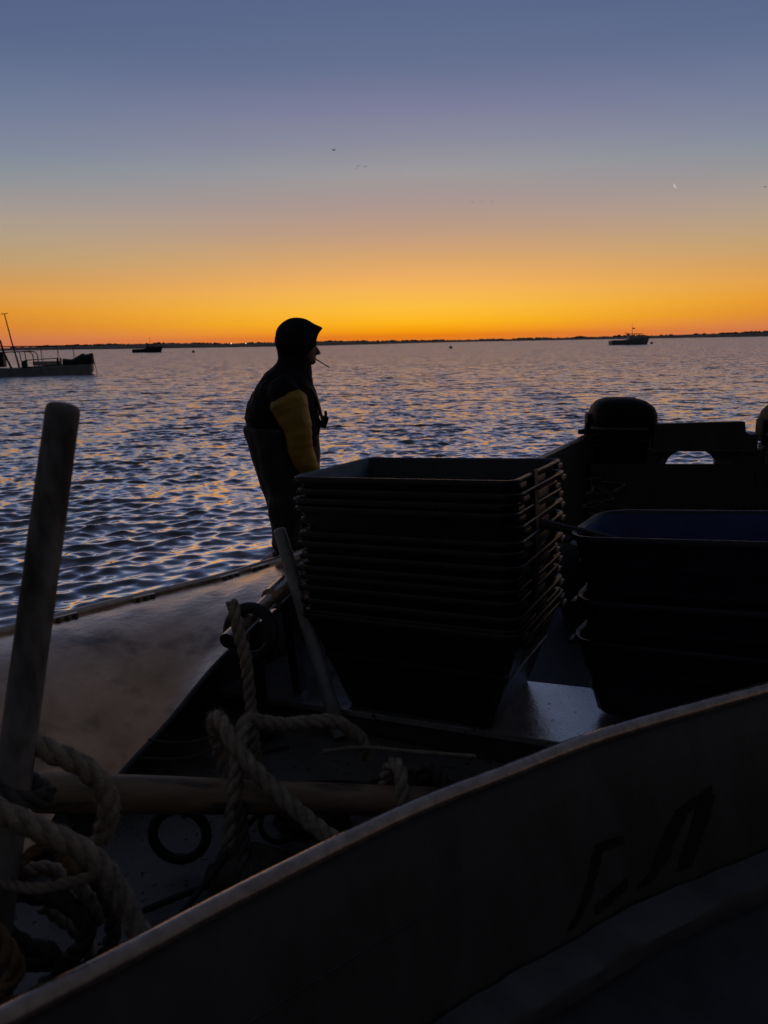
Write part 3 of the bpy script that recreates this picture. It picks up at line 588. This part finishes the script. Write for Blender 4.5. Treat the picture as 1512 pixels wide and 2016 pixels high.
# hauling davit: short pipe on a post by the far side
dv = empty('hauling_davit', (-.66, 3.82, .08), 'short steel pipe on a post with a black ring, by the far side', 'davit')
a, b_ = Vector((-.786, 3.572, .776)), Vector((-.536, 4.331, .861)); d_ = (b_ - a).normalized()
m_ = MB().tube([a, a + d_ * .01, b_], .041, 16, caps=False); m_.tube([a + d_ * .005, b_], .031, 16, caps=False)
m_.build('pipe', 'alu_tube', dv); MB().tube([b_ - d_ * .30, b_ - d_ * .12], .062, 14).build('collar', 'hull_edge', dv)
MB().tube([Vector((-.66, 3.82, .08)), Vector((-.70, 3.83, .79))], .035, 10).build('post', 'black_rubber', dv)
MB().beam((-.50, 4.20, .10), (-.57, 4.22, .80), .10, .05).build('brace', 'black_rubber', dv)
MB().box((-.66, 3.82, .092), (.2, .2, .02), .4).build('base_plate', 'alu_dull', dv, bevel=.004)
def ring(name, c, nrm, R1, r1, m, lab, cat, squash=1.0, seg=40):
    c = Vector(c); n_ = Vector(nrm).normalized(); u = n_.cross(Vector((0, 0, 1))).normalized(); w = u.cross(n_)
    P = [c + (u * math.cos(2 * math.pi * k / seg) + w * math.sin(2 * math.pi * k / seg) * squash) * R1 * (1 + .05 * math.sin(4 * math.pi * k / seg)) for k in range(seg)]
    return tag(MB().tube(P, r1, 10, closed=True).build(name, m), lab, cat)
ring('rubber_ring', (-.692, 3.715, .765), (-.35, -1.0, .45), .128, .031, 'black_rubber', 'black rubber ring hung on the end of the steel pipe', 'ring', .95)
ring('wire_hoop', (-.868, 2.82, .232), (.10, -1, .32), .108, .021, 'black_rubber', 'black hoop standing on the floor under the wooden spar', 'hoop', .92)

# ------------------------------------------------------------------ ropes
def rope(pts, r, m, lab, name='rope', n=None, fuzz=0, grp=None, pitch=6.0, cat='rope'):
    L = sum((Vector(pts[i + 1]) - Vector(pts[i])).length for i in range(len(pts) - 1)); n = n or max(24, int(L / (r * .55)))
    P = spline(pts, n); m_ = MB(); T = [(P[min(i + 1, n - 1)] - P[max(i - 1, 0)]).normalized() for i in range(n)]
    a = (Vector((.3, .2, 1)) - T[0] * T[0].dot(Vector((.3, .2, 1)))).normalized(); fr = []
    for i in range(n): a = (a - T[i] * a.dot(T[i])).normalized(); fr.append((a.copy(), T[i].cross(a)))
    s_ = 0; ph = []
    for i in range(n):
        if i: s_ += (P[i] - P[i - 1]).length
        ph.append(2 * math.pi * s_ / (r * pitch))
    for k in range(3):
        m_.tube([P[i] + (fr[i][0] * math.cos(ph[i] + k * 2.094) + fr[i][1] * math.sin(ph[i] + k * 2.094)) * r * .5 for i in range(n)], [r * .56 * (1 + random.uniform(-.13, .13)) for i in range(n)], 7)
    o = m_.build(name, m, ang=80)
    tag(o, lab, cat, grp)
    if fuzz:
        fz = MB()
        for i in range(int(fuzz * L)):
            j = random.randrange(n - 1); an = random.uniform(0, 6.28); rad = fr[j][0] * math.cos(an) + fr[j][1] * math.sin(an); q = P[j].lerp(P[j + 1], random.random()) + rad * r * .95
            q = q - rad * r * random.uniform(0, .25); tip = q + rad * r * random.uniform(.1, .7) + T[j] * r * random.uniform(-1.3, 1.3) + T[j].cross(rad) * r * random.uniform(-.5, .5); w = T[j].cross(rad) * r * .035
            fz.add([q - w, q + w, tip], [(0, 1, 2)])
        f = fz.build('fibres', m, o, smooth=False); f['kind'] = 'stuff'
    return o
G1 = 'thick ropes heaped in the work boat'
# heavy ropes slung round the post
rope([(-1.36, 1.92, 1.06), (-1.20, 1.82, 1.09), (-1.10, 1.80, 1.07), (-.98, 1.83, .97), (-.86, 1.87, .86), (-.79, 1.90, .74), (-.74, 1.89, .62), (-.66, 1.84, .48), (-.62, 1.80, .30)], .032, 'rope', 'thick hairy rope coming down from the post to the dark edge', fuzz=2600, grp=G1)
rope([(-1.02, 1.99, 1.12), (-.97, 2.0, 1.08), (-.90, 2.03, 1.02), (-.85, 2.05, .94), (-.84, 2.06, .84), (-.88, 2.07, .74)], .032, 'rope', 'short thick rope loop just right of the post', fuzz=2600, grp=G1)
rope([(-1.34, 1.96, .95), (-1.18, 1.97, .93), (-1.06, 1.98, .86), (-.96, 2.0, .76), (-.91, 2.0, .66)], .025, 'rope_brown', 'brownish rope in the left bundle, behind the hairy one', fuzz=900, grp=G1)
rope([(-1.4, 1.88, .74), (-1.15, 1.89, .75), (-1.0, 1.88, .725), (-.88, 1.9, .735), (-.80, 1.92, .75)], .015, 'rope', 'thin rope running level across the left bundle', fuzz=600, grp=G1)
rope([(-1.25, 1.80, .80), (-1.13, 1.80, .74), (-1.06, 1.80, .62), (-1.04, 1.80, .52), (-1.12, 1.80, .45)], .026, 'rope_brown', 'orange brown rope bight at the left edge, low down', fuzz=900, grp=G1)
rope([(-.95, 2.03, .78), (-.88, 2.0, .68), (-.83, 1.98, .55), (-.86, 1.98, .42), (-.95, 1.98, .36)], .024, 'rope_dark', 'dark rope bight hanging inside the left bundle', grp=G1)
rope([(-1.22, 2.02, 1.05), (-1.15, 1.93, 1.06), (-1.03, 1.89, 1.0), (-.98, 1.99, .95), (-1.06, 2.05, .96), (-1.18, 2.05, 1.0)], .024, 'rope_dark', 'dark turn of rope tied round the foot of the post', grp=G1)
rope([(-1.3, 2.05, .62), (-1.1, 2.02, .60), (-.97, 2.0, .58), (-.92, 2.0, .48), (-1.0, 2.0, .38), (-1.2, 2.05, .34)], .028, 'rope_dark', 'lowest dark coil of the left rope bundle', grp=G1)
g = np.random.default_rng(31)
for i, (x0, y0, z0, x1, y1, z1, rr, m__, lab) in enumerate(((-1.40, 1.98, 1.00, -.92, 2.02, .60, .022, 'rope', 'frayed rope sagging through the middle of the left bundle'), (-1.36, 2.05, .88, -1.02, 1.95, .46, .026, 'rope_dark', 'dark rope turn crossing low in the left bundle'),
        (-1.30, 1.90, .92, -.96, 1.96, .82, .018, 'rope_brown', 'thin brown rope tucked under the hairy one at the post'), (-1.42, 1.90, .62, -.98, 1.86, .40, .030, 'rope_brown', 'heavy brown rope low at the left edge'), (-1.10, 2.10, .50, -.74, 2.20, .14, .024, 'rope', 'slack rope tail falling to the floor by the post'))):
    a_, b2 = Vector((x0, y0, z0)), Vector((x1, y1, z1))
    rope([a_] + [a_.lerp(b2, t) + Vector((g.normal(0, .02), g.normal(0, .03), -.10 * math.sin(math.pi * t) + g.normal(0, .02))) for t in (.2, .4, .6, .8)] + [b2, b2 + Vector((.03, .02, -.12))], rr, m__, lab, fuzz=900, grp=G1)
# ropes over the spar
rope([(-.70, 3.05, .30), (-.74, 3.05, .54), (-.735, 3.02, .645), (-.69, 2.95, .655), (-.62, 2.86, .60), (-.50, 2.78, .50), (-.36, 2.70, .41), (-.20, 2.58, .35), (-.02, 2.44, .30), (.12, 2.36, .22)], .034, 'rope', 'long hairy rope running from the crossing down to the dark edge', fuzz=2600, grp=G1)
rope([(-.66, 2.72, .10), (-.64, 2.74, .28), (-.62, 2.80, .48), (-.605, 2.90, .63), (-.585, 2.96, .665), (-.55, 3.0, .64), (-.46, 3.08, .58), (-.36, 3.16, .545), (-.24, 3.22, .515), (-.14, 3.26, .42), (-.10, 3.28, .30)], .032, 'rope', 'rope hitched over the crossing and running behind the spar', fuzz=2200, grp=G1)
rope([(-.60, 2.76, .42), (-.585, 2.72, .30), (-.57, 2.62, .20), (-.53, 2.50, .14), (-.50, 2.38, .12)], .026, 'rope_dark', 'dark rope tail hanging from the crossing to the floor', grp=G1)
rope([(-.02, 3.05, .30), (.005, 3.02, .40), (.03, 2.98, .44), (.05, 2.93, .42), (.055, 2.88, .34), (.06, 2.85, .22)], .030, 'rope', 'grey rope looped over the thin end of the spar', grp=G1)
rope([(-.30, 3.20, .38), (-.12, 3.22, .385), (.10, 3.22, .36), (.4, 3.2, .34)], .010, 'rope', 'thin cord stretched level behind the spar', grp=G1)
rope([(.15, 3.10, .12), (.16, 3.05, .30), (.19, 3.02, .41), (.23, 2.98, .34), (.27, 2.95, .22), (.34, 2.9, .12)], .034, 'rope_dark', 'faint dark rope hump beside the looped grey rope', grp=G1)
# rope over the davit pipe
rope([(-.748, 3.572, .981), (-.732, 3.541, .923), (-.710, 3.523, .825), (-.689, 3.518, .70), (-.683, 3.53, .55), (-.68, 3.55, .3), (-.675, 3.58, .11)], .031, 'rope', 'rope end sticking up over the steel pipe and hanging down', grp=G1)
rope([(-1.03, 3.02, .555), (-.95, 3.02, .54), (-.84, 3.0, .55), (-.74, 2.97, .59)], .0045, 'rope_dark', 'thin cord slanting up to the rope crossing, upper one', grp='thin cords by the far side')
rope([(-1.05, 2.98, .49), (-.88, 2.97, .49), (-.72, 2.94, .55)], .004, 'rope_dark', 'thin cord slanting up to the rope crossing, lower one', grp='thin cords by the far side')
def heap(c, rx, ry, h, m, lab, seed):
    v = []; n = 26
    for k, (t, f_) in enumerate(((0, 1.0), (.25, 1.02), (.5, .9), (.75, .66), (.92, .36), (1.0, .08))):
        row = []
        for i in range(n):
            a = 2 * math.pi * i / n; q = Vector((math.cos(a) * 2.1, math.sin(a) * 2.1, t * 2 + seed)); w = 1 + .35 * noise_.noise(q) + .2 * noise_.noise(q * 2.7)
            row.append((c[0] + math.cos(a) * rx * f_ * w, c[1] + math.sin(a) * ry * f_ * w, c[2] + h * t * (1 + .25 * noise_.noise(q * 1.3 + Vector((5, 1, 2))))))
        v.append(row)
    return tag(MB().rings(v).build('net_heap', m, ang=70), lab, 'net')
from mathutils import noise as noise_
heap((-.56, 2.70, .08), .17, .13, .17, 'rope_dark', 'dark heap of netting on the floor behind the hoop', 1.0)
heap((-1.02, 2.02, .08), .16, .14, .22, 'rope_dark', 'dark netting heap at the foot of the post', 4.0)
heap((.12, 3.22, .08), .25, .10, .16, 'black_rubber', 'low black gear heap against the raised deck', 8.0)
for a_, b2, rr, lab in (((-.98, 2.52, .10), (-.30, 2.78, .13), .013, 'thin bent iron bar lying on the floor near the hoop'), ((-.52, 3.36, .11), (.36, 3.08, .20), .016, 'thin dark bar lying below the raised deck'), ((-.86, 2.34, .10), (-.45, 2.98, .34), .012, 'thin iron bar leaning on the spar by the hoop')):
    a_, b2 = Vector(a_), Vector(b2); tag(MB().tube(spline([a_, a_.lerp(b2, .35) + Vector((.02, .03, .015)), a_.lerp(b2, .7) + Vector((-.02, .01, .0)), b2], 16), rr, 8).build('iron_bar', 'black_rubber'), lab, 'bar', 'loose bars on the boat floor')
cpts = [(-.34 + (.15 + .012 * math.sin(k * 1.7)) * math.cos(k * .5) , 3.04 + (.10 + .01 * math.cos(k * 1.3)) * math.sin(k * .5), .10 + .0022 * k) for k in range(50)]
rope(cpts, .017, 'rope_dark', 'dark coil of rope lying behind the spar', 'rope_coil', fuzz=400)
ring('wire_hoop', (-.47, 2.93, .20), (.5, -1, .5), .085, .012, 'black_rubber', 'smaller black hoop behind the hanging rope', 'hoop', .9)
# curls of net line behind the stack
pts = []; g = np.random.default_rng(9)
for i in range(40):
    a = i * .9; pts.append((1.62 + .10 * math.cos(a) + g.normal(0, .03), 5.55 + .12 * math.sin(a) + g.normal(0, .03), .72 + .012 * i + g.normal(0, .02)))
rope(pts, .007, 'rope_dark', 'tangle of thin line piled behind the tub stack', 'line_tangle', n=260, pitch=9)
MB_ = MB(); MB_.rings([[(1.62 + math.cos(k) * rr, 5.6 + math.sin(k) * rr, z) for k in np.linspace(0, 5.8, 14)] for z, rr in ((.12, .26), (.3, .30), (.6, .29), (.72, .26))])
tag(MB_.build('fish_bin', 'black_rubber', ang=50), 'round black bin under the tangle of line', 'bin')
# mooring line from the gunwale by the man's boots to the water
for i, (p0, p1, lab) in enumerate((((-.80, 5.32, .70), (-1.08, 5.62, .16), 'pale mooring line by the boots, upper strand'), ((-.76, 5.36, .71), (-1.18, 5.56, .10), 'pale mooring line by the boots, lower strand'))):
    a, b_ = Vector(p0), Vector(p1)
    rope([a, a.lerp(b_, .3) + Vector((0, 0, .02)), a.lerp(b_, .7) - Vector((0, 0, .02)), b_], .008, 'white_cord', lab, 'mooring_line', grp='pale lines over the gunwale')

# ------------------------------------------------------------------ the man
man = empty('person', (-.705, 5.70, .590), 'man in dark hood and yellow sleeves standing at the far side, smoking', 'person'); man.rotation_euler.z = R(4); man.scale = (1.01, 1.01, 1.01)
def ell(c, rx, ry, n=24, tilt=0, pw=2.3):
    o = []
    for i in range(n):
        a = 2 * math.pi * i / n; cc, ss = math.cos(a), math.sin(a); x = rx * abs(cc) ** (2 / pw) * (1 if cc > 0 else -1); y = ry * abs(ss) ** (2 / pw) * (1 if ss > 0 else -1)
        o.append((c[0] + x * math.cos(tilt), c[1] + y, c[2] + x * math.sin(tilt)))
    return o
def limb(m_, pts, rads, seg=14):
    P = spline(pts, len(pts) * 4); rd = list(np.interp(np.linspace(0, len(rads) - 1, len(P)), range(len(rads)), rads))
    t0 = (P[0] - P[1]).normalized(); t1 = (P[-1] - P[-2]).normalized()
    P = [P[0] + t0 * rd[0] * .6] + P + [P[-1] + t1 * rd[-1] * .6]; rd = [rd[0] * .6] + rd + [rd[-1] * .6]
    m_.tube(P, rd, seg)
def remesh(m_, name, m, parent, vox, it=3):
    o = m_.build(name, m, world=False); md = o.modifiers.new('r', 'REMESH'); md.mode = 'VOXEL'; md.voxel_size = vox
    s_ = o.modifiers.new('s', 'SMOOTH'); s_.iterations = it; s_.factor = .5
    me = bpy.data.meshes.new_from_object(o.evaluated_get(bpy.context.evaluated_depsgraph_get())); o.modifiers.clear()
    o.data = me; me.name = name; me.polygons.foreach_set('use_smooth', [True] * len(me.polygons)); me.materials.clear(); me.materials.append(MAT[m]); o.parent = parent; return o
from mathutils import noise as mnoise
def folds(o, amp, sc3, seed):
    for v in o.data.vertices:
        p = Vector((v.co.x * sc3[0], v.co.y * sc3[1], v.co.z * sc3[2] + v.co.x * 3)) + Vector((seed * 7.3, 0, 0))
        v.co += v.normal * amp * (1 - 2 * abs(mnoise.noise(p)) + .5 * mnoise.noise(p * 2.3) - .6)
    return o
# body: head with face, neck, trunk, arms, five-fingered hands, legs, grown into one surface
m_ = MB()
hx, hz = .125, 1.572
m_.rings([ell((hx + dx, 0, hz + z), rx, ry) for z, rx, ry, dx in ((-.115, .045, .035, .055), (-.10, .072, .055, .03), (-.06, .090, .068, .012), (0, .100, .076, 0), (.05, .102, .078, -.004), (.09, .085, .066, -.006), (.115, .05, .04, -.008))])
m_.rings([ell((hx + .095 + dx, 0, hz + z), rx, ry, 12) for z, rx, ry, dx in ((.025, .006, .008, .0), (0, .014, .010, .006), (-.03, .026, .014, .014), (-.047, .030, .019, .018), (-.057, .016, .016, .012))])   # nose
for z, dx in ((-.074, .098), (-.088, .095)): limb(m_, [(hx + dx - .012, -.024, hz + z), (hx + dx, 0, hz + z), (hx + dx - .012, .024, hz + z)], [.006, .009, .006], 8)                         # lips
limb(m_, [(hx + .07, -.012, hz - .108), (hx + .078, .012, hz - .108)], [.02, .02], 8)                                                                                                          # chin
for sy in (-1, 1):
    limb(m_, [(hx + .075, sy * .05, hz + .018), (hx + .098, sy * .022, hz + .024)], [.010, .010], 8)                                                                                         # brows
    limb(m_, [(hx - .01, sy * .078, hz + .02), (hx - .016, sy * .084, hz - .01), (hx - .004, sy * .078, hz - .035)], [.012, .012, .010], 8)                                                    # ears
limb(m_, [(.03, 0, 1.36), (.07, 0, 1.46), (.10, 0, 1.54)], [.075, .062, .060])
m_.rings([ell((-.02 + dx, 0, z), rx, ry) for z, rx, ry, dx in ((.80, .12, .16, .0), (.95, .12, .155, .0), (1.15, .13, .17, -.01), (1.28, .12, .19, -.01), (1.36, .08, .14, .01), (1.40, .06, .07, .02))])
LEG = {-1: -.015, 1: .13}
ARM = {-1: [(0.0, -.20, 1.27), (.05, -.245, 1.14), (.085, -.26, 1.02), (.10, -.255, .86), (.16, -.22, .70)], 1: [(0.0, .20, 1.28), (.0, .25, 1.10), (-.02, .262, .98), (.0, .26, .84), (.04, .25, .70)]}
for sy in (-1, 1):
    A_ = ARM[sy]; limb(m_, A_, [.06, .05, .044, .042, .03]); fw = LEG[sy]; limb(m_, [(-.02, sy * .09, .85), (.01 + fw * .6, sy * .10, .48), (-.03 + fw, sy * .10, .10)], [.085, .06, .042]); limb(m_, [(-.05 + fw, sy * .10, .05), (.12 + fw, sy * .11, .04)], [.04, .032])
    w = Vector(A_[-1]); d0 = (w - Vector(A_[-2])).normalized(); sd = d0.cross(Vector((0, 1, 0))).normalized(); nrm = d0.cross(sd)
    m_.rings([[w + d0 * t + (sd * math.cos(k) * a_ + nrm * math.sin(k) * b2_) for k in np.linspace(0, 5.76, 12)] for t, a_, b2_ in ((-.02, .026, .02), (.02, .034, .018), (.06, .042, .017), (.095, .042, .014), (.105, .036, .010))])
    for i, ln in enumerate((.070, .080, .074, .058)):
        k0 = w + d0 * .09 + sd * (.030 - .020 * i); k1 = k0 + d0 * ln * .45 + nrm * .012 * -sy; k2 = k1 + d0 * ln * .35 + nrm * .026 * -sy; k3 = k2 + d0 * ln * .15 + nrm * .022 * -sy
        limb(m_, [k0, k1, k2, k3], [.0092, .0088, .0082, .0072], 8)
    limb(m_, [w + d0 * .03 + sd * .034, w + d0 * .065 + sd * .058, w + d0 * .095 + sd * .062], [.012, .010, .0085], 8)
body_o = remesh(m_, 'body', 'skin', man, .0075, 2)
# waders: high bib that stands away at the back, wide legs
m_ = MB()
m_.rings([ell((c, 0, z), rx, ry) for z, rx, ry, c in ((.36, .19, .225, .03), (.44, .20, .235, .025), (.60, .22, .25, .0), (.78, .25, .26, -.015), (.92, .264, .265, -.033), (1.00, .274, .268, -.046), (1.02, .266, .255, -.05))])
for sy in (-1, 1): limb(m_, [(-.01 + LEG[sy] * .6, sy * .115, .50), (-.02 + LEG[sy], sy * .12, .30), (-.03 + LEG[sy], sy * .12, .14)], [.14, .118, .10])
folds(remesh(m_, 'waders', 'wader', man, .011, 4), .016, (7, 7, 3.5), 2)
# jacket with rounded back
m_ = MB()
m_.rings([ell((c, 0, z), rx, ry, tilt=tl) for z, rx, ry, c, tl in ((.86, .23, .24, .0, 0), (.98, .262, .25, -.02, 0), (1.08, .272, .255, -.028, 0), (1.18, .255, .262, -.018, -.05), (1.27, .215, .25, .005, -.12), (1.35, .175, .20, .03, -.2), (1.42, .13, .14, .06, -.25), (1.47, .10, .10, .085, -.25))])
for sy in (-1, 1): limb(m_, [(.0, sy * .16, 1.30), (0, sy * .235, 1.24)], [.10, .115])
folds(remesh(m_, 'jacket', 'navy', man, .011, 3), .013, (6, 6, 9), 3)
for sy in (-1, 1):
    m_ = MB(); A_ = [Vector(q) for q in ARM[sy]]; P = spline([A_[0] + Vector((.01, sy * .02, -.02)), A_[1], A_[2], A_[3], A_[4]], 26); rd = np.interp(np.linspace(0, 1, 26), [0, .12, .3, .5, .62, .85, 1], [.10, .142, .122, .098, .094, .086, .070])
    rd = [q * (1 + .022 * math.sin(i * 1.9 + .2 * i * i) * (i > 8) + random.uniform(-.035, .035)) for i, q in enumerate(rd)]
    m_.tube(P, rd, 18); o = remesh(m_, 'sleeve', 'yellow', man, .010, 3); folds(o, .010, (5, 5, 7), 1)
    MB().tube([P[-2], P[-1], P[-1] + (P[-1] - P[-2]) * .4], [.064, .066, .060], 16).build('cuff', 'yellow', o, world=False)
# hood: deep, peaked at the front, open on the face
m_ = MB(); rows_ = []
secs = [(-.060, 1.595, .04, .06), (-.048, 1.60, .095, .10), (-.01, 1.60, .148, .135), (.05, 1.60, .178, .150), (.11, 1.60, .186, .150), (.17, 1.60, .178, .142), (.22, 1.60, .150, .125), (.262, 1.615, .108, .10), (.285, 1.632, .07, .07)]
n_ = 22
for (x, zc, rz_, ry_) in secs:
    row = []
    for i in range(n_ + 1):
        a = R(-118 + 236 * i / n_); row.append((x + .055 * max(0, -math.cos(a)) * (x > .1) - .085 * (1 - math.cos(a)) * .5 * (x > .15), ry_ * math.sin(a), zc + rz_ * math.cos(a)))
    rows_.append(row)
o = folds(MB().grid(rows_).build('hood', 'navy', man, world=False, ang=70), .014, (9, 9, 9), 5)
md = o.modifiers.new('thick', 'SOLIDIFY'); md.thickness = .012; md.offset = -1; md = o.modifiers.new('sub', 'SUBSURF'); md.levels = 1; md.render_levels = 2
m_ = MB(); m_.rings([ell((c, 0, z), rx, ry, tilt=tl) for z, rx, ry, c, tl in ((1.34, .155, .16, .045, -.25), (1.42, .135, .135, .065, -.2), (1.48, .118, .118, .075, -.1), (1.54, .112, .115, .065, 0), (1.58, .105, .112, .05, 0))]); remesh(m_, 'hood_collar', 'navy', man, .011, 2)
# chest buckle, braces
m_ = MB(); m_.box((.272, -.03, 1.035), (.05, .05, .085), rot=Matrix.Rotation(.35, 3, 'Y')); m_.box((.285, -.03, 1.09), (.022, .03, .05)); m_.build('buckle', 'black_rubber', man, world=False, bevel=.008)
for sy in (-1, 1): MB().tube(spline([(-.262, sy * .10, .99), (-.238, sy * .12, 1.16), (-.13, sy * .13, 1.34), (.05, sy * .13, 1.40), (.20, sy * .11, 1.26), (.26, sy * .08, 1.05)], 20), .018, 8, squash=.5).build('brace', 'black_rubber', man, world=False)
for sy in (-1, 1):
    fw = LEG[sy]
    m_ = MB(); limb(m_, [(-.02 + fw, sy * .12, .40), (-.035 + fw, sy * .12, .24), (-.04 + fw, sy * .12, .10)], [.102, .088, .074]); limb(m_, [(-.09 + fw, sy * .12, .058), (.05 + fw, sy * .125, .055), (.17 + fw, sy * .13, .048)], [.066, .058, .05])
    bt = remesh(m_, 'boot', 'boot', man, .009, 2)
    sl = MB(); sl.prism([(x + fw, sy * .12 + y, 0) for x, y in ((-.16, -.03), (-.13, -.055), (.0, -.05), (.12, -.06), (.21, -.04), (.225, 0), (.21, .04), (.12, .06), (0, .05), (-.13, .055), (-.16, .03))], (0, 0, .03)); sl.build('sole', 'black_rubber', bt, world=False, bevel=.005)
# cigarette held in the lips
cg = empty('cigarette', (-.487, 5.715, 2.07), 'thin cigarette hanging from the man\'s lips', 'cigarette')
a, b_ = Vector((-.490, 5.715, 2.098)), Vector((-.378, 5.715, 2.028))
MB().tube([a, a.lerp(b_, .28)], .0046, 8).build('filter', 'tobacco', cg); MB().tube([a.lerp(b_, .28), b_], .0043, 8).build('paper', 'paper_white', cg)

COL.objects.link(water)
